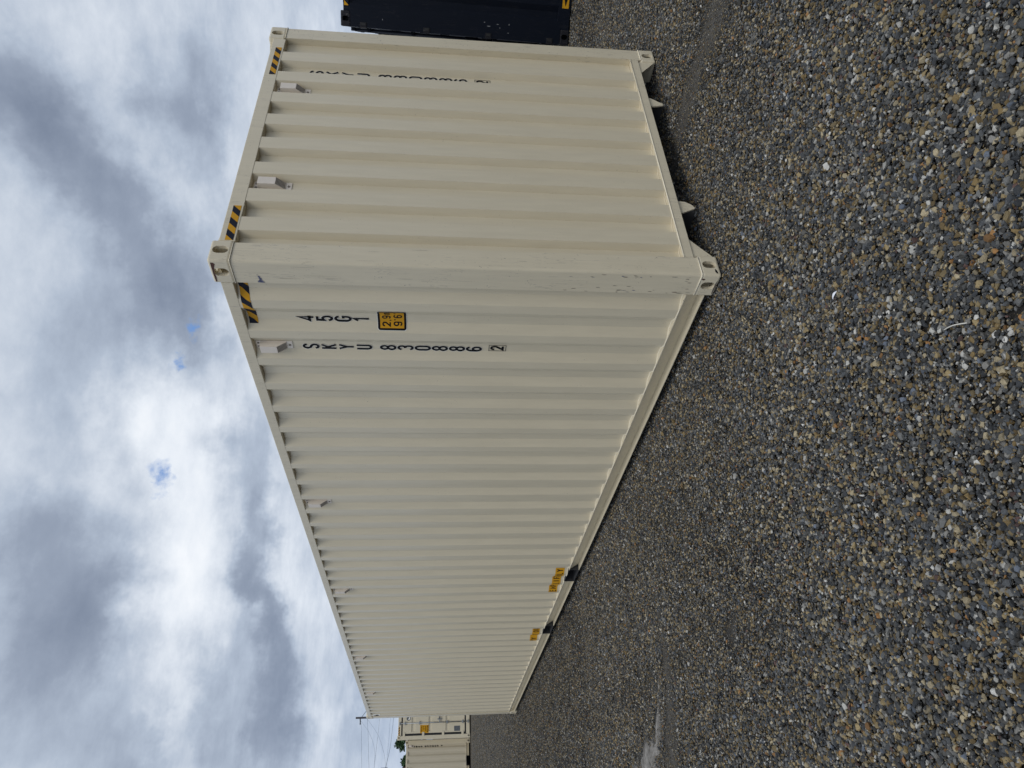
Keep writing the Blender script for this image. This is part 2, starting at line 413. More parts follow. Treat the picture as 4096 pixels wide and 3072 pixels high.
def make_gravel():
    rnd = random.Random(5); npr = np.random.default_rng(7)
    V, F, TID, CAT, SR = [], [], [], [], []
    def hull(npts, seed):
        g = np.random.default_rng(seed)
        p = g.normal(size=(npts, 3)); p /= np.linalg.norm(p, axis=1)[:, None]
        p *= g.uniform(.80, 1.0, (npts, 1)); p *= np.array([1.0, g.uniform(.62, .95), g.uniform(.48, .78)])
        bm = bmesh.new()
        for q in p: bm.verts.new(q)
        r = bmesh.ops.convex_hull(bm, input=bm.verts)
        bmesh.ops.delete(bm, geom=[v for v in bm.verts if not v.link_faces], context='VERTS')
        bm.verts.index_update()
        res = (np.array([v.co for v in bm.verts]), [[v.index for v in f.verts] for f in bm.faces]); bm.free(); return res
    lib_hi = [hull(15, s) for s in range(40)]
    lib_md = [hull(14, 100 + s) for s in range(30)]
    lib_lo = [hull(8, 200 + s) for s in range(20)]
    def rot3():
        a, b, c = rnd.uniform(-.45, .45), rnd.uniform(-.45, .45), rnd.uniform(0, 6.283)
        return np.array((Matrix.Rotation(a, 3, 'X') @ Matrix.Rotation(b, 3, 'Y') @ Matrix.Rotation(c, 3, 'Z')))
    def add(lib, x, y, z, s, tid, cat):
        v, f = rnd.choice(lib); b = len(V)
        q = v @ rot3().T * s + np.array([x, y, z])
        V.extend(q.tolist()); F.extend([[i + b for i in ff] for ff in f])
        TID.extend([tid] * len(v)); CAT.extend([cat] * len(v)); SR.extend([rnd.random()] * len(v))
    def clump(lib, rad, n, lo, hi, tid, cat, zr):
        for _ in range(n):
            s = lo * (hi / lo) ** (rnd.random() ** 1.35) / 2
            a = rnd.uniform(0, 6.283); q = rad * math.sqrt(rnd.random())
            add(lib, q * math.cos(a), q * math.sin(a), rnd.uniform(-zr, zr * .35) - .25 * s, s, tid, cat)
    t = 0
    for k in range(26): clump(lib_hi, .080, 66, .008, .033, t, 1, .008); t += 1      # near gravel
    for k in range(10): clump(lib_lo, .060, 60, .004, .013, t, 2, .003); t += 1      # grit
    for k in range(12): clump(lib_lo, .26, 420, .012, .034, t, 3, .009); t += 1      # gravel farther off
    for k in range(24): add(lib_hi, 0, 0, 0, .5, t, 4); t += 1                        # single larger stones
    NTPL = len(V)
    # scatter
    pts = []
    def inside(x, y): return .25 < x < 2.2 and .6 < y < 11.9
    def wedge(x, y, m):
        a = math.degrees(math.atan2(x + 2.86, y + 2.85)); return -12 - m < a < 84 + m
    def grid(cell, r0, r1, fn):
        for gx in np.arange(-6 - r1, r1 + 6, cell):
            for gy in np.arange(-5 - r1, r1 + 6, cell):
                x = gx + rnd.uniform(-.5, .5) * cell; y = gy + rnd.uniform(-.5, .5) * cell
                d = math.hypot(x + 2.86, y + 2.85)
                if r0 <= d < r1 and wedge(x, y, 4 if d > 3 else 25) and not inside(x, y): fn(x, y, d)
    raw = []
    grid(.074, 1.2, 8.2, lambda x, y, d: raw.append((x, y, 1)))
    grid(.070, 1.2, 6.0, lambda x, y, d: raw.append((x, y, 2)))
    grid(.30, 8.0, 30, lambda x, y, d: raw.append((x, y, 3)))
    grid(.42, 1.2, 7.5, lambda x, y, d: raw.append((x, y, 4)))
    A = np.array(raw); X, Y = A[:, 0], A[:, 1]; cat = A[:, 2].astype(int)
    a, b, c = sand_mask(X, Y)
    bare = np.maximum(np.maximum(a, b), c)
    keep = np.ones(len(A), bool)
    ru = npr.random(len(A))
    keep &= ~((cat == 1) & (ru < bare * .93))
    keep &= ~((cat == 4) & (ru < bare))
    keep &= ~((cat == 2) & (ru < b * .55))
    # clump sizes vary over the yard: coarser and finer streaks
    macro = .5 + .5 * np.sin(X * 1.9 + 1.1 * np.sin(Y * 1.3)) * np.sin(Y * 1.6 + .7 * np.sin(X * 2.1))
    scl = np.where(cat == 1, .80 + .42 * macro * npr.uniform(.6, 1.2, len(A)), np.where(cat == 4, npr.uniform(.026, .044, len(A)), 1.0))
    dist = np.hypot(X + 2.86, Y + 2.85)
    scl = np.where(cat == 1, scl * (1 + .38 * (1 - sstep(1.6, 3.6, dist))), scl)
    scl = np.where((cat == 1) & (bare > .05), scl * (1 - .5 * bare), scl)
    Z = gz(X, Y) + np.where(cat == 1, -.006 + npr.uniform(-.004, .003, len(A)), np.where(cat == 2, -.016 + .0115 * bare, np.where(cat == 4, -.001, -.006)))
    idx = np.nonzero(keep)[0]
    for i in idx: V.append((X[i], Y[i], Z[i]))
    n = len(idx)
    me = bpy.data.meshes.new('gravel'); me.from_pydata(V, [], F)
    def at(nm, typ, arr, key='value'):
        q = me.attributes.new(nm, typ, 'POINT'); q.data.foreach_set(key, arr)
    at('tid', 'INT', np.array(TID + [-1] * n, np.int32))
    at('cat', 'INT', np.concatenate([np.array(CAT, np.int32), (cat[idx] + 10).astype(np.int32)]))
    at('srnd', 'FLOAT', np.concatenate([np.array(SR, np.float32), np.zeros(n, np.float32)]))
    at('irnd', 'FLOAT', np.concatenate([np.zeros(NTPL, np.float32), npr.random(n).astype(np.float32)]))
    at('scl', 'FLOAT', np.concatenate([np.ones(NTPL, np.float32), scl[idx].astype(np.float32)]))
    rz = npr.uniform(0, 6.283, n)
    at('rotz', 'FLOAT', np.concatenate([np.zeros(NTPL, np.float32), rz.astype(np.float32)]))
    at('pick', 'INT', np.concatenate([np.zeros(NTPL, np.int32), npr.integers(0, 1000, n).astype(np.int32)]))
    # material
    m, T, bs = mat_base('gravel_stone')
    ga = T.new('ShaderNodeAttribute'); ga.attribute_name = 'srnd'
    ia = T.new('ShaderNodeAttribute'); ia.attribute_name = 'irnd'; ia.attribute_type = 'INSTANCER'
    h = T.m('FRACT', T.m('MULTIPLY', T.m('ADD', ga.outputs['Fac'], ia.outputs['Fac']), 7.317))
    h2 = T.m('FRACT', T.m('MULTIPLY', T.m('ADD', ga.outputs['Fac'], ia.outputs['Fac']), 23.71))
    col = T.ramp(h, STONES, 'CONSTANT')
    geo = T.new('ShaderNodeNewGeometry').outputs['Position']
    n1 = T.noise(geo, 240, 4, .65).outputs[0]; n2 = T.noise(geo, 75, 3, .6).outputs[0]
    br = T.m('MULTIPLY', T.rng(h2, 0, 1, .58, 1.48), T.rng(n1, .25, .75, .70, 1.35))
    sc = T.new('ShaderNodeCombineColor')
    for i in range(3): T.l.new(br, sc.inputs[i])
    col = T.mix(1.0, col, sc.outputs[0], 'MULTIPLY')
    col = T.mix(T.m('MULTIPLY', T.rng(n2, .55, .75), .35), col, (.085, .076, .061))       # dust on some faces
    T.l.new(col, bs.inputs['Base Color']); bs.inputs['Roughness'].default_value = .82
    bp = T.new('ShaderNodeBump'); bp.inputs['Strength'].default_value = .5; bp.inputs['Distance'].default_value = .003
    T.l.new(n1, bp.inputs['Height']); T.l.new(bp.outputs[0], bs.inputs['Normal'])
    me.materials.append(m)
    o = bpy.data.objects.new('gravel', me); COL.objects.link(o)
    o['kind'] = 'stuff'; o['label'] = 'loose grey and tan gravel covering the yard'
    # geometry nodes: every loose point takes one clump of its own category
    g = bpy.data.node_groups.new('gravel_scatter', 'GeometryNodeTree')
    g.interface.new_socket('Geometry', in_out='INPUT', socket_type='NodeSocketGeometry')
    g.interface.new_socket('Geometry', in_out='OUTPUT', socket_type='NodeSocketGeometry')
    N, L = g.nodes, g.links
    gi, go = N.new('NodeGroupInput'), N.new('NodeGroupOutput')
    def named(nm, typ):
        q = N.new('GeometryNodeInputNamedAttribute'); q.data_type = typ; q.inputs['Name'].default_value = nm
        return q.outputs[0]
    catf = named('cat', 'INT'); tidf = named('tid', 'INT'); pick = named('pick', 'INT'); sclf = named('scl', 'FLOAT'); rzf = named('rotz', 'FLOAT')
    cx = N.new('ShaderNodeCombineXYZ'); L.new(rzf, cx.inputs[2])
    jn = N.new('GeometryNodeJoinGeometry')
    for c in (1, 2, 3, 4):
        def sel(val):
            cmp_ = N.new('FunctionNodeCompare'); cmp_.data_type = 'INT'; cmp_.operation = 'EQUAL'
            L.new(catf, [s for s in cmp_.inputs if s.name == 'A' and s.type == 'INT'][0])
            [s for s in cmp_.inputs if s.name == 'B' and s.type == 'INT'][0].default_value = val
            sp = N.new('GeometryNodeSeparateGeometry'); sp.domain = 'POINT'
            L.new(gi.outputs[0], sp.inputs[0]); L.new(cmp_.outputs[0], sp.inputs[1]); return sp.outputs[0]
        si = N.new('GeometryNodeSplitToInstances'); si.domain = 'POINT'
        L.new(sel(c), si.inputs[0]); L.new(tidf, si.inputs['Group ID'])
        ip = N.new('GeometryNodeInstanceOnPoints')
        L.new(sel(c + 10), ip.inputs['Points']); L.new(si.outputs[0], ip.inputs['Instance'])
        ip.inputs['Pick Instance'].default_value = True
        L.new(pick, ip.inputs['Instance Index']); L.new(cx.outputs[0], ip.inputs['Rotation']); L.new(sclf, ip.inputs['Scale'])
        L.new(ip.outputs[0], jn.inputs[0])
    L.new(jn.outputs[0], go.inputs[0])
    md = o.modifiers.new('scatter', 'NODES'); md.node_group = g


make_ground()
make_gravel()

# ------------------------------------------------------------------ lettering: stroked characters, laid on the wall sheet


def arc(cx, cy, rx, ry, a0, a1, n=8):
    return [(cx + rx * math.cos(R(a0 + (a1 - a0) * i / n)), cy + ry * math.sin(R(a0 + (a1 - a0) * i / n))) for i in range(n + 1)]


def ring(x0, y0, x1, y1, r=.26):
    rx = min(.5 * (x1 - x0), .48); ry = min(r, (y1 - y0) / 2)
    p = arc(x1 - rx, y1 - ry, rx, ry, 90, 0) + arc(x1 - rx, y0 + ry, rx, ry, 0, -90) + arc(x0 + rx, y0 + ry, rx, ry, -90, -180) + arc(x0 + rx, y1 - ry, rx, ry, 180, 90)
    q = [p[0]]
    for a in p[1:]:
        if math.hypot(a[0] - q[-1][0], a[1] - q[-1][1]) > 1e-4: q.append(a)
    if math.hypot(q[0][0] - q[-1][0], q[0][1] - q[-1][1]) < 1e-4: q.pop()
    return q + ['c']


GLY = {
    'S': [[(.97, .80)] + arc(.5, .77, .46, .23, 15, 180) + [(.06, .70), (.22, .56), (.78, .44), (.96, .30)] + arc(.5, .23, .46, .23, 0, -165) + [(.03, .20)]],
    'K': [[(.06, 0), (.06, 1)], [(.97, 1), (.14, .42)], [(.36, .58), (1, 0)]],
    'Y': [[(0, 1), (.5, .45), (.5, 0)], [(1, 1), (.54, .48)]],
    'U': [[(.05, 1), (.05, .25)] + arc(.5, .24, .45, .24, 180, 360) + [(.95, .25), (.95, 1)]],
    '8': [ring(.06, .52, .94, 1, .24), ring(.02, 0, .98, .52, .26)],
    '0': [ring(.04, 0, .96, 1, .28)],
    '3': [[(.04, .80)] + arc(.5, .76, .45, .24, 165, 0) + [(.93, .66), (.80, .55), (.42, .53)], [(.46, .515), (.82, .50), (.95, .38), (.96, .25)] + arc(.5, .24, .46, .24, 0, -165)],
    '6': [ring(.04, 0, .96, .58, .28), [(.04, .28), (.04, .72)] + arc(.5, .74, .46, .26, 180, 20)],
    '9': [ring(.04, .42, .96, 1, .28), [(.96, .72), (.96, .28)] + arc(.5, .26, .46, .26, 0, -160)],
    '2': [[(.04, .74)] + arc(.5, .74, .45, .26, 170, 0) + [(.92, .60), (.05, .03), (1, .03)]],
    '4': [[(.72, 0), (.72, 1), (.02, .27), (1, .27)]],
    '5': [[(.92, .98), (.12, .98), (.08, .54), (.30, .62)] + arc(.5, .31, .46, .31, 80, -165)],
    'G': [[(.96, .78)] + arc(.5, .74, .46, .26, 12, 180) + [(.04, .30)] + arc(.5, .26, .46, .26, 180, 360) + [(.96, .48), (.55, .48)]],
    '1': [[(.12, .74), (.58, .99), (.58, 0)]],
    'E': [[(.95, 1), (.08, 1), (.08, 0), (.95, 0)], [(.1, .52), (.85, .52)]],
    'M': [[(.02, 0), (.02, 1), (.5, .35), (.98, 1), (.98, 0)]],
    'P': [[(.06, 0), (.06, 1), (.6, 1)] + arc(.6, .74, .36, .26, 90, -90) + [(.08, .48)]],
    'T': [[(0, .98), (1, .98)], [(.5, .98), (.5, 0)]],
    'L': [[(.1, 1), (.1, .02), (.95, .02)]], 'I': [[(.5, 0), (.5, 1)]],
    'F': [[(.95, .98), (.1, .98), (.1, 0)], [(.1, .52), (.8, .52)]],
    'O': [ring(.03, 0, .97, 1, .28)], 'N': [[(.04, 0), (.04, 1), (.96, 0), (.96, 1)]],
    'C': [[(.96, .76)] + arc(.5, .74, .46, .26, 12, 180) + [(.04, .26)] + arc(.5, .26, .46, .26, 180, 348)],
    'A': [[(0, 0), (.5, 1), (1, 0)], [(.2, .34), (.8, .34)]], 'H': [[(.04, 0), (.04, 1)], [(.96, 0), (.96, 1)], [(.04, .5), (.96, .5)]],
    'R': [[(.06, 0), (.06, 1), (.6, 1)] + arc(.6, .74, .36, .26, 90, -90) + [(.08, .48)], [(.5, .48), (1, 0)]],
    'm': [[(.03, 0), (.03, .70)], [(.03, .55)] + arc(.26, .5, .22, .2, 150, 0, 5) + [(.48, 0)], [(.5, .5)] + arc(.74, .5, .24, .2, 150, 0, 5) + [(.98, 0)]],
    ',': [[(.5, .1), (.35, -.14)]], "'": [[(.5, 1), (.5, .78)]], '"': [[(.25, 1), (.25, .78)], [(.75, 1), (.75, .78)]], ' ': [],
}


def ribbon(pts, w):
    """flat band of width w along a polyline; returns verts and quads"""
    closed = pts[-1] == 'c'
    P = [Vector((p[0], p[1])) for p in pts if p != 'c']; n = len(P); L, Rr = [], []
    for i in range(n):
        a = P[i - 1] if (i or closed) else None; b = P[(i + 1) % n] if (i < n - 1 or closed) else None
        d0 = (P[i] - a).normalized() if a is not None else None; d1 = (b - P[i]).normalized() if b is not None else None
        if d0 is None: d0 = d1
        if d1 is None: d1 = d0
        t = (d0 + d1); t = t.normalized() if t.length > 1e-6 else d0
        k = 1 / max(.45, t.dot(d0)); nn = Vector((-t.y, t.x)) * (w / 2 * k)
        L.append(P[i] + nn); Rr.append(P[i] - nn)
    V = L + Rr
    F = [(i, (i + 1) % n, n + (i + 1) % n, n + i) for i in range(n if closed else n - 1)]
    return V, F


class Sheet:
    """flat marks drawn in wall coordinates (u along the wall, v up), cut where the sheet folds, then laid on it"""
    def __init__(s, knees, place): s.k = knees; s.place = place
    def build(s, name, parts, mats, parent):
        bm = bmesh.new()
        for V, F, mi, lift in parts:
            vs = [bm.verts.new((v[0], v[1], lift)) for v in V]
            for f in F:
                try:
                    q = bm.faces.new([vs[i] for i in f]); q.material_index = mi
                except ValueError: pass
        if bm.verts:
            us = [v.co.x for v in bm.verts]; lo, hi = min(us), max(us)
            for k in s.k:
                if lo + 1e-5 < k < hi - 1e-5:
                    bmesh.ops.bisect_plane(bm, geom=bm.verts[:] + bm.edges[:] + bm.faces[:], plane_co=(k, 0, 0), plane_no=(1, 0, 0), dist=1e-7)
        for v in bm.verts: v.co = Vector(s.place(v.co.x, v.co.y, v.co.z))
        me = bpy.data.meshes.new(name); bm.to_mesh(me); bm.free()
        for m in mats: me.materials.append(m)
        o = bpy.data.objects.new(name, me); COL.objects.link(o); o.parent = parent
        return o


def glyph(ch, u, v, w, h, sw, mi, lift, sx=-1):
    """character with its upper left at (u, v); sx=-1: u runs to the left of the reader"""
    out = []; iw, ih = w - sw, h - sw
    for k, st in enumerate(GLY[ch]):
        cl = st[-1] == 'c'; pts = [p for p in st if p != 'c']
        q = [(u + (p[0] * iw + sw / 2 - (0 if True else 0)) * (1 if sx > 0 else -1), v - h + sw / 2 + p[1] * ih) for p in pts]
        V, F = ribbon(q + (['c'] if cl else []), sw)
        out.append((V, F, mi, lift + .00012 * k))
    return out


def rect(u0, v0, u1, v1, mi, lift): return ([(u0, v0), (u1, v0), (u1, v1), (u0, v1)], [(0, 1, 2, 3)], mi, lift)


def roundrect(u0, v0, u1, v1, r, mi, lift):
    P = arc(u1 - r, v1 - r, r, r, 0, 90, 4) + arc(u0 + r, v1 - r, r, r, 90, 180, 4) + arc(u0 + r, v0 + r, r, r, 180, 270, 4) + arc(u1 - r, v0 + r, r, r, 270, 360, 4)
    return (P, [tuple(range(len(P)))], mi, lift)


def stripes(u0, u1, v0, v1, period, slant, mi_a, mi_b, lift, phase=0):
    """hazard tape: base colour b with slanted bars of colour a"""
    parts = [rect(u0, v0, u1, v1, mi_b, lift)]
    n = int((abs(u1 - u0) + abs(slant)) / period) + 3
    for k in range(-2, n):
        a = min(u0, u1) + (k + phase) * period; b = a + period / 2
        # clip the slanted bar polygon to the tape
        poly = [(a, v0), (b, v0), (b + slant, v1), (a + slant, v1)]
        for lim, sgn in ((min(u0, u1), 1), (max(u0, u1), -1)):
            res = []
            for i in range(len(poly)):
                p, q = poly[i], poly[(i + 1) % len(poly)]; ip, iq = (p[0] - lim) * sgn >= 0, (q[0] - lim) * sgn >= 0
                if ip: res.append(p)
                if ip != iq:
                    t = (lim - p[0]) / (q[0] - p[0]); res.append((lim, p[1] + t * (q[1] - p[1])))
            poly = res
            if not poly: break
        if len(poly) > 2: parts.append((poly, [tuple(range(len(poly)))], mi_a, lift + .0004))
    return parts


# ------------------------------------------------------------------ shipping containers
W = 2.438
SP, SD = .2755, .036      # side sheet: pitch and depth
EP, ED = .25, .0456       # end sheet
SX = .006                 # the outer folds stand this far behind the corner castings


def side_profile(L, y0=.168):
    K = [.386 - SP * 1 + o for o in (0, .068, .138, .206)]
    base = [0, .068, .138, .206]; dep = [0, SD, SD, 0]
    pts = []
    k = -2
    while True:
        st = .386 + SP * k
        if st > L: break
        for b, d in zip(base, dep): pts.append((st + b, d))
        k += 1
    y1 = L - y0
    def depth(y):
        t = (y - .386) % SP
        if t < .068: return SD * t / .068
        if t < .138: return SD
        if t < .206: return SD * (.206 - t) / .068
        return 0.0
    ins = [(y, d) for y, d in pts if y0 + .004 < y < y1 - .004]
    return [(y0, depth(y0))] + ins + [(y1, depth(y1))], depth


def end_profile():
    pts = [(.140, ED), (.236, ED)]
    for k in range(7, -1, -1):
        a, b = 2.004 - .25 * k, 2.114 - .25 * k
        pts += [(a, 0), (b, 0)]
        if k: pts += [(b + .020, ED), (a + .25 - .020, ED)]
        else: pts += [(b + .020, ED), (W - .140, ED)]
    pts[1] = (.234, ED)
    def depth(x):
        for (a, d), (b, e) in zip(pts, pts[1:]):
            if a <= x <= b: return d + (e - d) * (x - a) / (b - a)
        return ED
    return pts, depth


CAST = {}


def casting_mesh(top):
    """corner casting of x,y,z extent .162 x .178 x .118 with the long oval holes cut into its two outer faces and its top or bottom"""
    if top in CAST: return CAST[top]
    def tmp(bm):
        me = bpy.data.meshes.new('tmp'); bm.to_mesh(me); bm.free(); o = bpy.data.objects.new('tmp', me); COL.objects.link(o); return o
    bm = bmesh.new(); bm_box(bm, (0, 0, 0), (.162, .178, .118), .014, 3); A = tmp(bm)
    cuts = []
    bm = bmesh.new(); bm_box(bm, (.022, .022, .014), (.140, .156, .104)); cuts.append(tmp(bm))
    def prism(fn, hw, hh, dep):
        bm = bmesh.new(); rr_ = min(hw, hh); pr = []
        if hw > hh: pr = arc(hw - rr_, 0, rr_, rr_, -90, 90, 8) + arc(-hw + rr_, 0, rr_, rr_, 90, 270, 8)
        else: pr = arc(0, hh - rr_, rr_, rr_, 0, 180, 8) + arc(0, -hh + rr_, rr_, rr_, 180, 360, 8)
        a = [bm.verts.new(fn(x, y, -.02)) for x, y in pr]; b = [bm.verts.new(fn(x, y, dep)) for x, y in pr]
        n = len(a)
        for i in range(n): bm.faces.new((a[i], a[(i + 1) % n], b[(i + 1) % n], b[i]))
        bm.faces.new(a[::-1]); bm.faces.new(b); bmesh.ops.recalc_face_normals(bm, faces=bm.faces); return tmp(bm)
    cuts.append(prism(lambda u, v, d: (d, .089 + u, .059 + v), .029, .0425, .05))      # long side face
    cuts.append(prism(lambda u, v, d: (.086 + u, d, .059 + v), .0275, .0425, .05))      # end face
    cuts.append(prism((lambda u, v, d: (.08 + u, .089 + v, .118 - d)) if top else (lambda u, v, d: (.08 + u, .089 + v, d)), .030, .060, .05))
    for c in cuts:
        md = A.modifiers.new('b', 'BOOLEAN'); md.operation = 'DIFFERENCE'; md.solver = 'EXACT'; md.object = c
    dg = bpy.context.evaluated_depsgraph_get(); me = bpy.data.meshes.new_from_object(A.evaluated_get(dg))
    me.name = 'corner_fitting'
    for o in [A] + cuts: bpy.data.objects.remove(o)
    bm = bmesh.new(); bm.from_mesh(me)
    if len(bm.faces) < 30: print('WARNING casting boolean failed')
    bm.free()
    CAST[top] = me; return me


def copy_mesh_flip(me, sx, sy, W_, L_, z):
    m = me.copy(); fl = (sx < 0) != (sy < 0)
    for v in m.vertices:
        c = v.co; v.co = ((c.x if sx > 0 else W_ - c.x), (c.y if sy > 0 else L_ - c.y), c.z + z)
    if fl: m.flip_normals()
    m.update(); return m


def vent(root, place, mat):
    """small moulded ventilator: base plate, raised hood, sloped louvre field, three bolts. place(u, v, out)->point; u across, v up from its foot, out from the wall"""
    def solid(name, P, F, m, par):
        return obj(name, [place(*p) for p in P], F, m, par)
    hx = [(0, 1, 3, 2), (4, 6, 7, 5), (0, 4, 5, 1), (2, 3, 7, 6), (0, 2, 6, 4), (1, 5, 7, 3)]
    def bx(u0, u1, v0, v1, o0, o1): return [(u, v, o) for u in (u0, u1) for v in (v0, v1) for o in (o0, o1)]
    body = solid('ventilator', bx(-.036, .036, 0, .222, .0, .003), hx, mat, root)
    # hood: prism with a sloped foot
    prof = [(.196, .003), (.193, .047), (.090, .047), (.034, .005), (.034, .0005), (.196, .0005)]
    P = [(u, v, o) for u in (-.031, .031) for v, o in prof]; n = len(prof)
    F = [tuple(range(n)), tuple(range(2 * n - 1, n - 1, -1))] + [(i, n + i, n + (i + 1) % n, (i + 1) % n) for i in range(n)]
    solid('hood', P, F, mat, body)
    for k in range(8):
        t0 = .06 + k * .112; t1 = t0 + .056
        def sl(t, lift): return (.090 + (.034 - .090) * t, .047 + (.005 - .047) * t + lift)
        a, b, c, d = sl(t0, .0012), sl(t1, .0012), sl(t1, -.004), sl(t0, -.004)
        P = [(u, *q) for u in (-.027, .027) for q in (a, b, c, d)]
        solid('louvre_slot', P, [(0, 1, 2, 3), (7, 6, 5, 4), (0, 4, 5, 1), (1, 5, 6, 2), (2, 6, 7, 3), (3, 7, 4, 0)], M_VENTDARK, body)
    for u, v in ((-.017, .209), (.017, .209), (0, .018)):
        P = [(u + .0075 * math.cos(a), v + .0075 * math.sin(a), o) for o in (.002, .0075) for a in [i * math.pi / 3 for i in range(6)]]
        solid('bolt', P, [tuple(range(6, 12))] + [(i, (i + 1) % 6, 6 + (i + 1) % 6, 6 + i) for i in range(6)], M_SCREW, body)
    return body


def container(label, L, H, loc, rz, mats, opt, group=None):
    """local frame: long side on x=0 facing -x, blank end on y=0, doors on y=L"""
    m_wall, m_post, m_rail, m_weld, m_cast = mats
    root = thing('shipping_container', label, 'container', loc, rz, group)
    spts, sdep = side_profile(L); epts, edep = end_profile()
    top = H - .096                                  # foot of the top rails
    # castings
    for sx in (1, -1):
        for sy in (1, -1):
            for t in (False, True):
                me = copy_mesh_flip(casting_mesh(t), sx, sy, W, L, (H - .118) if t else 0)
                me.materials.clear(); me.materials.append(m_cast)
                o = bpy.data.objects.new('corner_fitting', me); COL.objects.link(o); o.parent = root
    # posts: folded plate with a rounded outer edge
    for sx in (1, -1):
        for sy in (1, -1):
            r = .016; A = [(.146, .055), (.146, .003)] + [(.003 + r - r * math.sin(R(a)), .003 + r - r * math.cos(R(a))) for a in (0, 22, 45, 68, 90)] + [(.003, .170), (.050, .170), (.050, .055)]
            A = [((x if sx > 0 else W - x), (y if sy > 0 else L - y)) for x, y in A]
            if (sx < 0) != (sy < 0): A = A[::-1]
            n = len(A); V = [(x, y, .1175) for x, y in A] + [(x, y, H - .1175) for x, y in A]
            F = [tuple(range(n)), tuple(range(2 * n - 1, n - 1, -1))] + [(i, n + i, n + (i + 1) % n, (i + 1) % n) for i in range(n)]
            p = obj('corner_post', V, F, m_post, root)
            # weld seams where post meets castings
            if opt.get('welds'):
                for z in (.1185, H - .1185):
                    q = [(.148, .001), (.008, .001), (.001, .008), (.001, .172)]
                    q = [((x if sx > 0 else W - x), (y if sy > 0 else L - y), z) for x, y in q]
                    tube('weld_bead', q, .0042, m_weld, p, 5)
    # side walls
    for s in (0, 1):
        X = (lambda d: SX + d) if s == 0 else (lambda d: W - SX - d)
        zs = [.163] + ([.5, 1.2, 1.9, 2.4] if opt.get('fine') else []) + [top]
        V = [(X(d), y, z) for z in zs for y, d in spts]; n = len(spts)
        F = [(r_ * n + i, r_ * n + i + 1, (r_ + 1) * n + i + 1, (r_ + 1) * n + i) for r_ in range(len(zs) - 1) for i in range(n - 1)]
        if s == 0: F = [f[::-1] for f in F]
        obj('side_wall', V, F, m_wall, root)
        if opt.get('welds') and s == 0:
            tube('weld_bead', [(X(d) - .001, y, .166) for y, d in spts], .0045, m_weld, root, 5)
    # top side rails: square tube; bottom side rails: channel open outwards with lips
    for s in (0, 1):
        fx = (lambda x: x) if s == 0 else (lambda x: W - x)
        a, b = sorted((fx(.005), fx(.066)))
        box('top_side_rail', (a, .1775, top - .006), (b, L - .1775, H - .034), m_rail, root, .004, 2)
        prof = [(.004, .166), (.0755, .166), (.0755, .050), (.003, .050), (.003, .0555), (.074, .0555), (.012, .160), (.004, .160)]
        segs = []; y = .1775
        for p0, p1 in opt.get('pockets', []) + [(L - .1775, None)]:
            segs.append((y, p0)); y = p1
        rail = None
        for y0, y1 in segs:
            A = [(fx(x), z) for x, z in prof]
            if s: A = A[::-1]
            n = len(A); V = [(x, y0, z) for x, z in A] + [(x, y1, z) for x, z in A]
            F = [tuple(range(n - 1, -1, -1)), tuple(range(n, 2 * n))] + [(i, (i + 1) % n, n + (i + 1) % n, n + i) for i in range(n)]
            rail = obj('bottom_side_rail', V, F, m_rail, root)
        for p0, p1 in opt.get('pockets', []):
            # steel sleeve of the fork pocket running right through, with its top strap; black colour puts shade inside it
            x0, x1 = sorted((fx(.0065), fx(W / 2 - .01)))
            bm = bmesh.new()
            bm_box(bm, (x0, p0 - .0025, .0535), (x1, p0 + .003, .1605)); bm_box(bm, (x0, p1 - .003, .0535), (x1, p1 + .0025, .1605))
            bm_box(bm, (x0, p0 - .0025, .1607), (x1, p1 + .0025, .1655)); bm_box(bm, (x0, p0 - .0025, .0490), (x1, p1 + .0025, .0533))
            bm_obj('fork_pocket', bm, opt.get('pocket_mat', M_UNDER), root)
    # underside: floor pan and cross members
    box('floor_pan', (.078, .06, .147), (W - .078, L - .06, .162), M_UNDER, root)
    nb = int(L / .6)
    for k in range(nb):
        y = .45 + k * (L - .9) / max(1, nb - 1)
        if any(p0 - .06 < y < p1 + .06 for p0, p1 in opt.get('pockets', [])): continue
        box('cross_member', (.078, y - .02, .035), (W - .078, y + .02, .146), M_UNDER, root)
    # blank end: sheet, rails
    zt = H - .124
    V = [(x, SX + d, z) for z in (.198, zt) for x, d in epts]; n = len(epts)
    obj('end_wall', V, [(i, i + 1, n + i + 1, n + i) for i in range(n - 1)], m_wall, root)
    if opt.get('welds'):
        tube('weld_bead', [(.147, .0035, .2), (W - .147, .0035, .2)], .0045, m_weld, root, 5)
        tube('weld_bead', [(x, SX + d - .0005, .2015) for x, d in epts], .0030, m_weld, root, 5)
    box('top_end_rail', (.1605, .004, zt - .001), (W - .1605, .066, H - .036), m_rail, root, .004, 2)
    box('bottom_end_rail', (.1465, .0035, .139), (W - .1465, .075, .1985), m_rail, root, .003, 2)
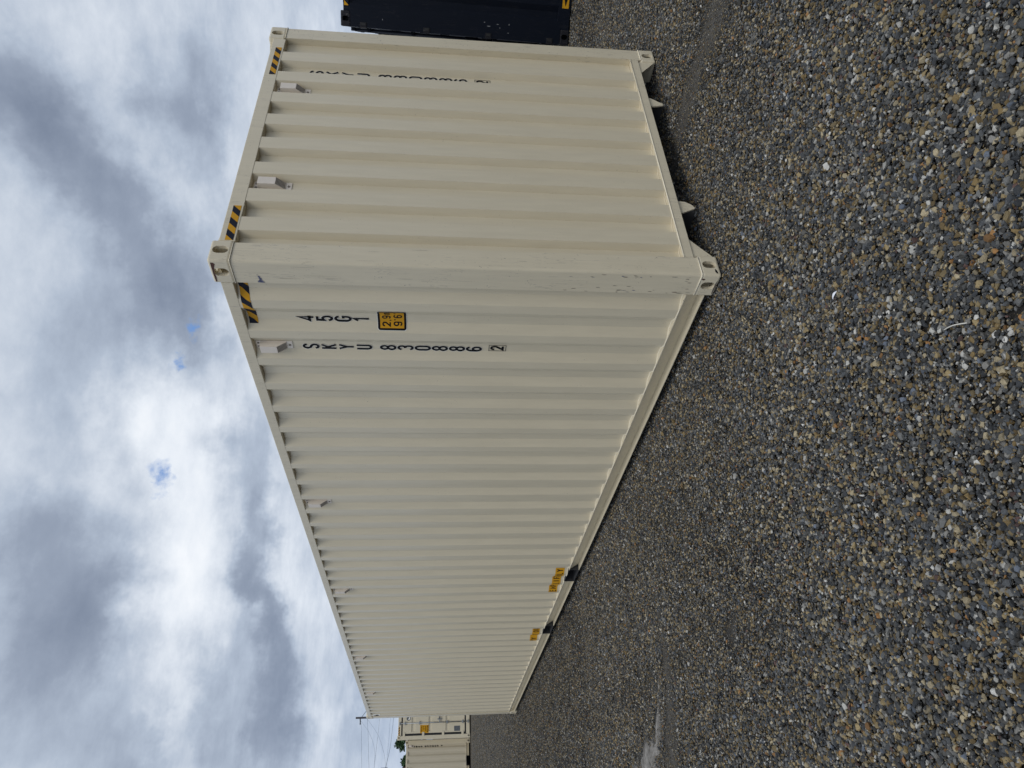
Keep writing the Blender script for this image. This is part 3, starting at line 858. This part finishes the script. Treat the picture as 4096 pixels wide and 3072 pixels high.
    if opt.get('fine'):
        # gussets beside the lower castings and the two torn-looking plates of the tunnel
        for s in (1, -1):
            A = [(.162, .138), (.315, .138), (.300, .128), (.235, .075), (.180, .028), (.162, .018)]
            V = [((x if s > 0 else W - x), y, z) for y in (.012, .022) for x, z in A]; n = len(A)
            F = [tuple(range(n)), tuple(range(2 * n - 1, n - 1, -1))] + [(i, n + i, n + (i + 1) % n, (i + 1) % n) for i in range(n)]
            obj('gusset_plate', V, F, m_rail, root)
        for A in ([(1.811, .1385), (1.812, .12), (1.79, .09), (1.765, .062), (1.755, .036), (1.748, .040), (1.750, .058), (1.738, .030), (1.728, .040), (1.712, .10), (1.709, .1385)],
                  [(.673, .1385), (.668, .09), (.650, .058), (.632, .040), (.612, .032), (.604, .036), (.592, .060), (.565, .115), (.555, .1385)]):
            V = [(x, y, z) for y in (.020, .030) for x, z in A]; n = len(A)
            F = [tuple(range(n)), tuple(range(2 * n - 1, n - 1, -1))] + [(i, n + i, n + (i + 1) % n, (i + 1) % n) for i in range(n)]
            obj('tunnel_plate', V, F, m_rail, root)
        for x in (.585, 1.735):
            box('tunnel_web', (x, .034, .03), (x + .05, 3.1, .146), M_UNDER, root)
    for s in (1, -1):
        A = [(.160, H - .002), (.160, H - .05), (.40, H - .05), (.40, H - .034)]
        V = [((x if s > 0 else W - x), y, z) for y in (.060, .175) for x, z in A]; n = len(A)
        F = [tuple(range(n)), tuple(range(2 * n - 1, n - 1, -1))] + [(i, n + i, n + (i + 1) % n, (i + 1) % n) for i in range(n)]
        obj('roof_corner_plate', V, F, m_rail, root)
    # roof sheet with shallow corrugations across
    V, F = [], []; y = .19; i = 0
    ys = np.linspace(.07, L - .07, max(8, int(L / .105)))
    for i, y in enumerate(ys):
        z = H - .024 - (.018 if i % 2 else 0)
        V += [(.062, y, z), (W - .062, y, z)]
    F = [(2 * i, 2 * i + 1, 2 * i + 3, 2 * i + 2) for i in range(len(ys) - 1)]
    obj('roof_sheet', V, F, m_rail, root)
    # door end
    doors(root, L, H, m_wall, m_rail, opt)
    # ventilators
    for y in opt.get('vents', []):
        xf = SX + sdep(y)
        vent(root, (lambda y, xf: lambda u, v, o: (xf - .0015 - o, y - u, top - .018 - .222 + v))(y, xf), opt.get('vent_mat', M_VENT))
    for x in opt.get('end_vents', []):
        yf = SX + edep(x)
        vent(root, (lambda x, yf: lambda u, v, o: (x + u, yf - .0015 - o, zt - .012 - .222 + v))(x, yf), opt.get('vent_mat', M_VENT))
    knees = [p[0] for p in spts]
    side = Sheet(knees, lambda u, v, l: (SX + sdep(u) - .0012 - l, u, v))
    end = Sheet([p[0] for p in epts], lambda u, v, l: (u, SX + edep(u) - .0012 - l, v))
    return root, side, end, sdep, edep


def doors(root, L, H, m_wall, m_rail, opt):
    y0 = L - .004; m_rod = opt.get('rod_mat', M_STEEL)
    box('door_header', (.163, y0 - .08, H - .155), (W - .163, y0, H - .034), m_rail, root, .004, 2)
    box('door_sill', (.163, y0 - .10, .018), (W - .163, y0, .155), m_rail, root, .004, 2)
    z0, z1 = .215, H - .210
    for s in (0, 1):
        fx = (lambda x: x) if s == 0 else (lambda x: W - x)
        gk = bmesh.new()
        a, b = sorted((fx(.1495), fx(.226))); bm_box(gk, (a, y0 - .05, z0 - .058), (b, y0 - .010, z1 + .053))
        a, b = sorted((fx(.2265), fx(W / 2 - .002))); bm_box(gk, (a, y0 - .05, z1 + .001), (b, y0 - .010, z1 + .053)); bm_box(gk, (a, y0 - .05, z0 - .058), (b, y0 - .010, z0 - .001))
        bm_obj('door_gasket', gk, M_BLACKRUB, root)
        # leaf: framed panel pressed inwards in bands
        xa, xb = .228, W / 2 - .008
        bands = [(H - 1.0 + .30 - .01, H - .69), (H - 1.38, H - 1.24), (H - 2.06, H - 1.92)]
        bands = [(.845, .975), (1.53, 1.655), (2.20, 2.335)]
        bm = bmesh.new()
        a, b = sorted((fx(xa), fx(xb)))
        bm_box(bm, (a, y0 - .045, z0), (b, y0 - .030, z1))
        edges = [z0] + [z for q in bands for z in q] + [z1]
        for i in range(0, len(edges) - 1, 2): bm_box(bm, (a, y0 - .0305, edges[i]), (b, y0 - .006, edges[i + 1]), .004, 1)
        for u0, u1 in ((xa, xa + .06), (xb - .06, xb)):
            c, d = sorted((fx(u0), fx(u1)))
            for q in bands: bm_box(bm, (c + .0005, y0 - .0300, q[0] - .003), (d - .0005, y0 - .0065, q[1] + .003))
        leaf = bm_obj('door_leaf', bm, m_wall, root)
        for z in (.30, 1.08, 1.87, H - .26):
            a, b = sorted((fx(.120), fx(.270)))
            box('hinge', (a, y0 - .020, z - .045), (b, y0 + .012, z + .045), m_rail, leaf, .004, 1)
        for xr in (.60, 1.05):
            bm = bmesh.new(); cyl(bm, (fx(xr), y0 + .022, .06), (fx(xr), y0 + .022, H - .07), .017, 10)
            rod = bm_obj('locking_rod', bm, m_rod, leaf, smooth=True)
            for z in (.08, .30, .92, 2.02, H - .30, H - .09):
                bm = bmesh.new(); bm_box(bm, (fx(xr) - .055, y0 - .004, z - .025), (fx(xr) + .055, y0 + .043, z + .025), .004, 1)
                bm_obj('rod_bracket', bm, m_rod, leaf)
            hx = sorted((fx(xr), fx(xr + (.34 if xr < .8 else -.34))))
            box('door_handle', (hx[0], y0 + .030, 1.205), (hx[1], y0 + .042, 1.245), m_rod, leaf, .003, 1)
            box('handle_catch', (fx(xr + (.12 if xr < .8 else -.12)) - .02, y0 - .004, 1.14), (fx(xr + (.12 if xr < .8 else -.12)) + .02, y0 + .03, 1.31), m_rod, leaf, .003, 1)


CM = (M_CREAM, M_POST, M_RAIL, M_WELD, M_POST)
# ---- the long cream container in front
L1, H1 = 12.192, 2.896
main, side, end, sdep, edep = container('long cream corrugated container marked 45G1 in front, alone on the gravel', L1, H1, (0, 0, 0), 0, CM,
    dict(welds=True, fine=True, pockets=[(4.62, 4.97), (6.62, 6.97)], vents=[.765, 2.97, 5.173, 7.928, 10.131], end_vents=[.689, 1.689]))


def stack_code(sheet, text, u, v, w, h, pitch, sw, parent, sx=-1, gap=None):
    for ch in text:
        if ch == ' ': v -= gap; continue
        sheet.build('code_character', glyph(ch, u - .0025 * sx, v + .0025, w + .005, h + .005, sw + .006, 1, .0004, sx) + glyph(ch, u, v, w, h, sw, 0, .0012, sx), [M_BLACK, M_WHITE], parent)
        v -= pitch


# on the long side u grows to the reader's left, so characters start at their larger u
stack_code(side, '45G1', .531, 2.497, .055, .1065, .1106, .0170, main)
stack_code(side, 'SKYU 830886', .804, 2.501, .054, .1065, .1106, .0170, main, gap=.043)
o = side.build('check_digit', glyph('2', .788, 1.304, .048, .092, .0150, 0, .0012) +
    [rect(.735, 1.199, .7385, 1.313, 0, .0010), rect(.7915, 1.199, .795, 1.313, 0, .0010), rect(.7385, 1.199, .7915, 1.2025, 0, .0010), rect(.7385, 1.3095, .7915, 1.313, 0, .0010)], [M_BLACK, M_CREAM], main)
# height label folded into the corrugation
lb = [roundrect(.402, 1.836, .577, 2.016, .016, 2, .0002), roundrect(.405, 1.839, .574, 2.013, .015, 0, .0006), rect(.418, 1.853, .561, 1.999, 1, .0011)]
def line(text, u, v, w, h, sw, gap, lift=.0018, mi=0, sx=-1):
    out = []
    for ch in text:
        cw = w * (.45 if ch in ",'I1 " else 1.25 if ch in 'm' else .8 if ch == '"' else 1)
        out += glyph(ch, u, v, cw, h, sw, mi, lift, sx); u += (cw + gap) * sx
    return out
lb += line('2,9m', .552, 1.987, .031, .054, .0085, .006) + line("9'6\"", .549, 1.918, .031, .054, .0085, .008)
side.build('height_label', lb, [M_BLACK, M_YELLOW, M_WHITE], main)
# hazard tape
side.build('hazard_stripe', stripes(.182, .548, 2.728, 2.780, .104, -.052, 0, 1, .0004, .5), [M_STRIPEBLK, M_YELLOW], main)
flat_end = Sheet([], lambda u, v, l: (u, .004 - .0012 - l, v))
flat_end.build('hazard_stripe', stripes(.165, .452, 2.784, 2.829, .098, .046, 0, 1, .0004, .96), [M_STRIPEBLK, M_YELLOW], main)
flat_end.build('hazard_stripe', stripes(1.815, 2.160, 2.784, 2.826, .098, .046, 0, 1, .0004, .55), [M_STRIPEBLK, M_YELLOW], main)
# identification code on the blank end: in the fold, so mostly hidden from here
stack_code(end, 'SKYU 830886', 1.906, 2.572, .062, .0985, .1080, .0170, main, sx=1, gap=.048)
end.build('check_digit', glyph('2', 1.9150, 1.392, .048, .092, .0150, 0, .0012, 1) +
    [rect(1.9080, 1.287, 1.9115, 1.401, 0, .0010), rect(1.9645, 1.287, 1.9680, 1.401, 0, .0010), rect(1.9115, 1.287, 1.9645, 1.2905, 0, .0010), rect(1.9115, 1.3975, 1.9645, 1.401, 0, .0010)], [M_BLACK, M_CREAM], main)
# yellow notices over the fork pockets, folded with the sheet
def notice(u0, u1, start):
    p = [rect(u0, .203, u1, .303, 1, .0006)]; u = start
    for ch in 'EMPTY LIFT ONLY':
        if ch != ' ': p += glyph(ch, u, .291, .034, .076, .0105, 0, .0012)
        u -= .042
    return p
side.build('lift_notice', notice(4.64, 5.31, 5.287), [M_BLACK, M_YELLOW], main)
side.build('lift_notice', notice(6.72, 7.39, 7.375), [M_BLACK, M_YELLOW], main)
# small white sticker with a black mark near the far top corner
side.build('sticker', [rect(11.86, 2.63, 11.96, 2.755, 1, .0005), ([(11.875, 2.66), (11.93, 2.64), (11.95, 2.69), (11.935, 2.745), (11.90, 2.74), (11.88, 2.70)], [tuple(range(6))], 0, .0010)], [M_BLACK, M_WHITE], main)

# wear on the near corner post
rs = random.Random(11)
def scuff(name, face, u, v, su, sv, mat, n=9, lift=.0012):
    """irregular patch of rubbed paint on the side ('s') or end ('e') face of the near post"""
    P = []
    for i in range(n):
        a = 2 * math.pi * i / n; q = rs.uniform(.45, 1.0); P.append((u + su * q * math.cos(a), v + sv * q * math.sin(a)))
    pl = (lambda p: (.003 - lift, p[0], p[1])) if face == 's' else (lambda p: (p[0], .003 - lift, p[1]))
    return obj(name, [pl(p) for p in P], [tuple(range(n))], mat, main)
for du, dv, su, sv in ((.118, 2.642, .008, .008), (.130, 2.640, .009, .013), (.142, 2.637, .009, .016), (.153, 2.638, .009, .020), (.160, 2.632, .006, .028), (.105, 2.648, .003, .005)):
    scuff('scuff_mark', 's', du, dv, su, sv, M_SCUFFB)
for k in range(34):
    z = rs.choice([rs.uniform(.14, .45), rs.uniform(.14, .9), rs.uniform(.5, .95)])
    scuff('scuff_mark', 's', rs.choice([rs.uniform(.022, .06), rs.uniform(.022, .16), rs.uniform(.14, .166)]), z, rs.uniform(.0012, .004), rs.uniform(.004, .022), rs.choice([M_SCUFFD, M_SCUFFD, M_SCUFFB, M_RUST]), 7)
for k in range(12):
    scuff('scuff_mark', rs.choice('sse'), rs.uniform(.025, .14), rs.uniform(1.0, 2.7), rs.uniform(.0004, .0009), rs.uniform(.03, .14), M_SCUFFD, 9)
scuff('scuff_mark', 's', .160, .215, .0022, .034, M_BLACK, 10)
# rubbed rust on the upper edge of the near top casting, chips on the lower one
def chip(P, mat): return obj('paint_chip', P, [tuple(range(len(P)))], mat, main)
chip([(-.0012, .018, 2.880), (-.0012, .10, 2.8825), (-.0012, .164, 2.8815), (-.0012, .164, 2.875), (-.0012, .13, 2.871), (-.0012, .09, 2.8745), (-.0012, .05, 2.866), (-.0012, .03, 2.858), (-.0012, .018, 2.866)], M_RUST)
chip([(-.0012, .030, .112), (-.0012, .040, .112), (-.0012, .043, .096), (-.0012, .034, .090)], M_RUST)
chip([(-.0012, .04, .014), (-.0012, .09, .010), (-.0012, .16, .012), (-.0012, .15, .018), (-.0012, .08, .020)], M_SCUFFD)
chip([(.014, -.0012, .020), (.040, -.0012, .024), (.052, -.0012, .034), (.030, -.0012, .036), (.016, -.0012, .030)], M_BLACK)

# ---- containers at the far side of the yard
TF = -R(10)
far1, s1, e1, d1, de1 = container('cream container with closed doors facing the yard, beyond the long one', 12.192, 2.896, (2.28 + W * math.cos(TF) + 12.192 * math.sin(-TF), 28.53 + 12.192 * math.cos(TF) + W * math.sin(TF), .115), math.pi + TF, CM, dict())
yd = 12.192 - .004
dface = Sheet([], lambda u, v, l: (u, yd - .0055 + l + .0015, v))
# in this frame the reader sees x growing to the left
cx0, cx1 = W - .51, W - .24
p = [rect(W - .52, 1.66, W - .23, 1.995, 1, .0004)]
for i, (t, z) in enumerate((('CAUTION', 1.975), ("9'6\"", 1.892), ('HIGH', 1.812), ('CONTAINER', 1.732))):
    w = min(.045, (.25 / len(t)) - .006); tot = len(t) * (w + .006)
    p += line(t, W - .375 - tot / 2, z, w, .058, .010, .006, .0012, 0, 1)
dface.build('caution_sign', p, [M_BLACK, M_YELLOW], far1)
dface.build('data_plate', [rect(W - .45, .40, W - .26, .64, 0, .0006)], [M_GREYPLATE], far1)
dface.build('round_emblem', [(arc(W - .78, 2.46, .085, .085, 0, 360, 24)[:-1], [tuple(range(24))], 0, .0006), (arc(W - .78, 2.46, .06, .06, 200, 380, 14), [tuple(range(15))], 1, .0012)], [M_GREYPLATE, M_WHITE], far1)
fh = Sheet([], lambda u, v, l: (u, yd + .0015 + l, v))
fh.build('hazard_stripe', stripes(W - .48, W - .17, 2.80, 2.852, .088, .05, 0, 1, .0004), [M_STRIPEBLK, M_YELLOW], far1)

far2, s2, e2, d2, de2 = container('dull cream low container seen side-on, left of the closed doors', 6.058, 2.591, (2.345, 28.98, .10), math.pi / 2,
    (paint('cream_paint_aged', (.56, .50, .38), dirt=1.0), M_POST, M_RAIL, M_WELD, M_POST), dict(pockets=[(.64, .98), (4.9, 5.25)], vents=[.214, 1.04], pocket_mat=M_NAVY))
rs2 = random.Random(3); pp = []; v = 2.28
for k in range(11):                 # too far away to read: short dark marks, one for each character of the column
    if k in (4, 10): v -= .06
    pp += [([(.20 + rs2.uniform(0, .02), v), (.27 - rs2.uniform(0, .015), v - rs2.uniform(0, .02)), (.275 - rs2.uniform(0, .03), v - .075), (.205 + rs2.uniform(0, .02), v - .07)], [(0, 1, 2, 3)], 0, .0006)]
    v -= .098
s2.build('painted_code', pp, [M_BLACK], far2)

# ---- dark blue containers on the right
NM = (M_NAVY, M_NAVY, M_NAVY, M_NAVY, M_NAVYRUST)
TH = R(29.0); xh = Vector((math.cos(TH), math.sin(TH))); yh = Vector((-math.sin(TH), math.cos(TH)))
LB = 6.058; cor = Vector((6.05, 1.95))
org = cor - yh * LB
blue, sb, eb, db, deb = container('dark navy container with yellow arrow label on its bottom rail', LB, 2.896, (org.x, org.y, -.118), TH, NM, dict(pockets=[(1.9, 2.25), (3.9, 4.25)], vent_mat=M_NAVY, rod_mat=M_NAVY))
blue.rotation_euler = (.0195, 0, TH)               # it stands a little out of level
fl = Sheet([], lambda u, v, l: (.003 - .0012 - l, u, v))
fl.build('arrow_label', [rect(LB - .95, .040, LB - .418, .122, 1, .0006), ([(LB - .95, .063), (LB - .55, .063), (LB - .55, .052), (LB - .435, .081), (LB - .55, .110), (LB - .55, .099), (LB - .95, .099)], [(0, 1, 5, 6), (2, 3, 4)], 0, .0012)], [M_BLACK, M_YELLOW], blue)
box('bottom_rail_cover', (.0035, LB - 1.2, .012), (.0475, LB - .17, .160), M_NAVY, blue, .003, 1)
ft = Sheet([], lambda u, v, l: (.005 - .0012 - l, u, v))
ft.build('hazard_stripe', stripes(LB - .62, LB - .235, 2.800, 2.850, .110, -.05, 0, 1, .0004, .45), [M_YELLOW, M_STRIPEBLK], blue)
box('post_plate', (.0005, LB - .262, .1185), (.0028, LB - .002, 2.7775), M_NAVY, blue)
for z in (2.62, 1.83, 1.045, .25):
    bm = bmesh.new(); bm_box(bm, (-.006, LB - .062, z - .04), (.004, LB + .006, z + .04), .002, 1); hb = bm_obj('hinge_pin_block', bm, M_NAVYRUST, blue)
    box('hinge_shadow_slot', (-.0085, LB - .055, z - .028), (-.0062, LB - .026, z + .026), M_BLACKRUB, hb)  # dark raised block, its colour standing in for a shaded hinge recess
for u, z, su, sv in ((.181, 1.10, .006, .012), (.14, 1.04, .006, .03), (.178, .785, .012, .006), (.08, .79, .006, .010), (.11, 2.38, .012, .006), (.17, .93, .004, .02), (.13, .90, .006, .008)):
    P = [(-.0005 - .0004, LB - u + su * rs.uniform(.5, 1) * math.cos(a), z + sv * rs.uniform(.5, 1) * math.sin(a)) for a in [i * 2 * math.pi / 7 for i in range(7)]]
    obj('paint_chip', P, [tuple(range(7))], M_PALE, blue)
o2 = org + xh * 2.56 + yh * .55
blue2, sb2, eb2, db2, deb2 = container('dark navy low container close behind the one with the arrow label', LB, 2.591, (o2.x, o2.y, .075), TH, NM, dict(vent_mat=M_NAVY, rod_mat=M_NAVY))
obj('pale_tape', [(-.002, LB - .46, 1.86), (-.002, LB - .54, 1.84), (-.002, LB - .58, 1.66), (-.002, LB - .52, 1.68)], [(0, 1, 2, 3)], M_PALE, blue2)

# ------------------------------------------------------------------ power line, trees and roof beyond the yard
def spline(pts, n=8):
    P = [Vector(p) for p in pts]; P = [P[0] * 2 - P[1]] + P + [P[-1] * 2 - P[-2]]; out = []
    for i in range(1, len(P) - 2):
        for k in range(n):
            t = k / n; a, b, c, d = P[i - 1:i + 3]
            out.append(.5 * ((2 * b) + (c - a) * t + (2 * a - 5 * b + 4 * c - d) * t * t + (3 * b - a - 3 * c + d) * t ** 3))
    out.append(P[-2]); return out

pole = thing('utility_pole', 'dark wooden utility pole rising behind the far corner of the long container', 'pole', (15.05, 90.5, 0))
bm = bmesh.new(); cyl(bm, (0, 0, -.2), (0, 0, 10.67), .16, 10, .11); bm_obj('pole_shaft', bm, M_WOODPOLE, pole, smooth=True)
tube('insulator', [(-.12, 0, 10.15), (-.5, -.3, 10.08), (-.92, -1.2, 10.0)], .075, M_GREYPLATE, pole)
tube('guy_wire', [(.05, 0, 10.0), (1.6, .3, 8.9)], .03, M_WIRE, pole)
WIRES = {
    'straight topmost power wire running left from the dark pole': [(14.4, 90.2, 10.1), (12.18, 79.79, 9.01), (6.88, 69.49, 7.81), (3.32, 58.84, 6.7), (-2, 45, 5.6)],
    'straight power wire just below the topmost one': [(22, 106, 10.8), (15.32, 90.39, 9.42), (12.64, 79.7, 8.39), (6.86, 69.5, 7.17), (3.3, 58.84, 6.15), (-2, 45, 5.0)],
    'deeply sagging wire hanging from the dark pole top': [(14.81, 90.49, 10.13), (12.76, 85.27, 8.78), (10.86, 80.02, 7.81), (9.09, 74.73, 7.14), (7.46, 69.41, 6.7), (5.78, 64.09, 6.35), (3.94, 58.77, 6.04)],
    'straight wire that meets the deeply sagging one': [(22, 108, 8.6), (15.26, 90.4, 7.8), (11.3, 79.94, 7.24), (7.27, 69.44, 6.69), (3.94, 58.77, 6.04)],
    'second sagging wire curving down to the transformer': [(15.16, 90.42, 9.59), (13.43, 84.03, 8.6), (10.93, 77.77, 7.09), (8.35, 71.5, 6.05), (6.44, 65.11, 5.5), (4.55, 58.7, 5.05)],
    'dark lowest wire climbing to the transformer': [(24, 112, 6.8), (15.21, 90.41, 6.17), (10.33, 80.1, 5.9), (7.03, 69.47, 5.66), (4.56, 58.7, 5.18)],
    'faint thin wire beside the dark lowest one': [(24, 112, 7.2), (15.22, 90.41, 6.55), (11.26, 79.95, 6.07), (7.62, 69.39, 5.6), (4.55, 58.7, 5.01)],
}
for i, (lab, pts) in enumerate(WIRES.items()):
    w = tube('power_wire', spline(pts), (.011, .012, .009, .011, .009, .016, .007)[i], M_WIRE); tag(w, lab, 'wire', 'wires of the power line')
pole2 = thing('utility_pole', 'utility pole carrying a grey transformer at the end of the wires', 'pole', (4.45, 58.7, 0))
bm = bmesh.new(); cyl(bm, (0, 0, -.2), (0, 0, 6.3), .13, 10, .10); bm_obj('pole_shaft', bm, M_WOODPOLE, pole2, smooth=True)
bm = bmesh.new(); cyl(bm, (.72, -.1, 4.95), (.72, -.1, 5.45), .20, 12); bm_obj('transformer_tank', bm, M_GREYPLATE, pole2)
tube('cross_bracket', [(.05, 0, 5.2), (.9, -.1, 5.2)], .04, M_WOODPOLE, pole2)

shed = thing('shed', 'pale shed with brown pitched roof behind the low container', 'shed', (1.2, 57.5, 0))
box('wall', (-3.2, 0, 0), (3.6, 5, 3.3), M_SHED, shed)
obj('roof', [(3.95, -.4, 3.72), (0, -.4, 5.75), (-3.6, -.4, 3.7), (3.95, 5.4, 3.72), (0, 5.4, 5.75), (-3.6, 5.4, 3.7), (3.95, -.4, 3.50), (0, -.4, 5.53), (-3.6, -.4, 3.5), (3.95, 5.4, 3.50), (0, 5.4, 5.53), (-3.6, 5.4, 3.5)],
    [(0, 1, 4, 3), (1, 2, 5, 4), (6, 9, 10, 7), (7, 10, 11, 8), (0, 6, 7, 1), (1, 7, 8, 2), (3, 4, 10, 9), (4, 5, 11, 10), (0, 3, 9, 6), (2, 8, 11, 5)], M_ROOFB, shed)

M_BARK = plain('bark', (.06, .05, .04), .9)
def leafmat():
    m, T, b = mat_base('leaf')
    g = T.new('ShaderNodeNewGeometry'); n = T.noise(g.outputs['Position'], 3.0, 3, .6).outputs[0]
    T.l.new(T.ramp(n, [(.3, (.018, .045, .018)), (.55, (.035, .085, .028)), (.75, (.06, .12, .035))]), b.inputs['Base Color'])
    b.inputs['Roughness'].default_value = .6; return m
M_LEAF = leafmat()
def tree(label, x, y, h, cr, seed):
    g = random.Random(seed); t = thing('tree', label, 'tree', (x, y, .1), 0, 'trees beyond the containers')
    tr = bmesh.new(); cyl(tr, (0, 0, -.2), (.1, 0, h * .62), .13, 8, .06)
    tips = []
    for k in range(9):
        a = g.uniform(0, 6.28); z0 = h * g.uniform(.3, .6); r_ = cr * g.uniform(.4, .85); tip = (r_ * math.cos(a), r_ * math.sin(a), h * g.uniform(.58, .93)); tips.append(tip)
        cyl(tr, (.05, 0, z0), tip, .045, 6, .015)
    bm_obj('trunk', tr, M_BARK, t)
    V, F = [], []
    tips += [(cr * .3 * g.uniform(-1, 1), cr * .3 * g.uniform(-1, 1), h * g.uniform(.8, .97)) for _ in range(5)]
    for tip in tips:
        for k in range(210):
            q = Vector((g.gauss(0, 1), g.gauss(0, 1), g.gauss(0, .8))); q *= cr * .20
            c = Vector(tip) + q; n = Vector((g.gauss(0, 1), g.gauss(0, 1), g.gauss(0, 1))).normalized()
            u = n.orthogonal().normalized(); w = n.cross(u); s = g.uniform(.05, .10); b = len(V)
            V += [c - u * s * 1.5, c + w * s, c + u * s * 1.5, c - w * s]; F.append((b, b + 1, b + 2, b + 3))
    obj('crown', V, F, M_LEAF, t)
tree('rounded dark green tree top showing over the low container by the closed doors', 11.2, 84.0, 5.55, .80, 1)
tree('low dark green bush top beside the brown roof', 9.35, 84.3, 4.7, .75, 2)
tree('thin sprig of leaves between the two green tree tops', 10.3, 85.5, 4.40, .6, 3)

# small finds lying on the gravel
tw = tube('twig', spline([(-1.455, -1.238, .022), (-1.468, -1.266, .030), (-1.482, -1.294, .032), (-1.503, -1.328, .024)], 4), .0022, plain('bleached_twig', (.55, .53, .47), .8)); tag(tw, 'thin bleached twig lying on the gravel', 'twig')
fv, ff = [], []
for k in range(9):
    t = k / 8; x = -.930 + .008 * t; y = -.812 - .040 * t; w = .007 * math.sin(math.pi * min(1, t * .9 + .1)) + .0006; z = .020 + .008 * math.sin(math.pi * t)
    fv += [(x - w, y, z), (x, y, z + .003), (x + w, y, z)]
    if k: b = 3 * k; ff += [(b - 3, b - 2, b + 1, b), (b - 2, b - 1, b + 2, b + 1)]
fe = obj('feather', fv, ff, plain('white_feather', (.72, .74, .80), .7)); tag(fe, 'small white feather lying on the gravel before the corner', 'feather')
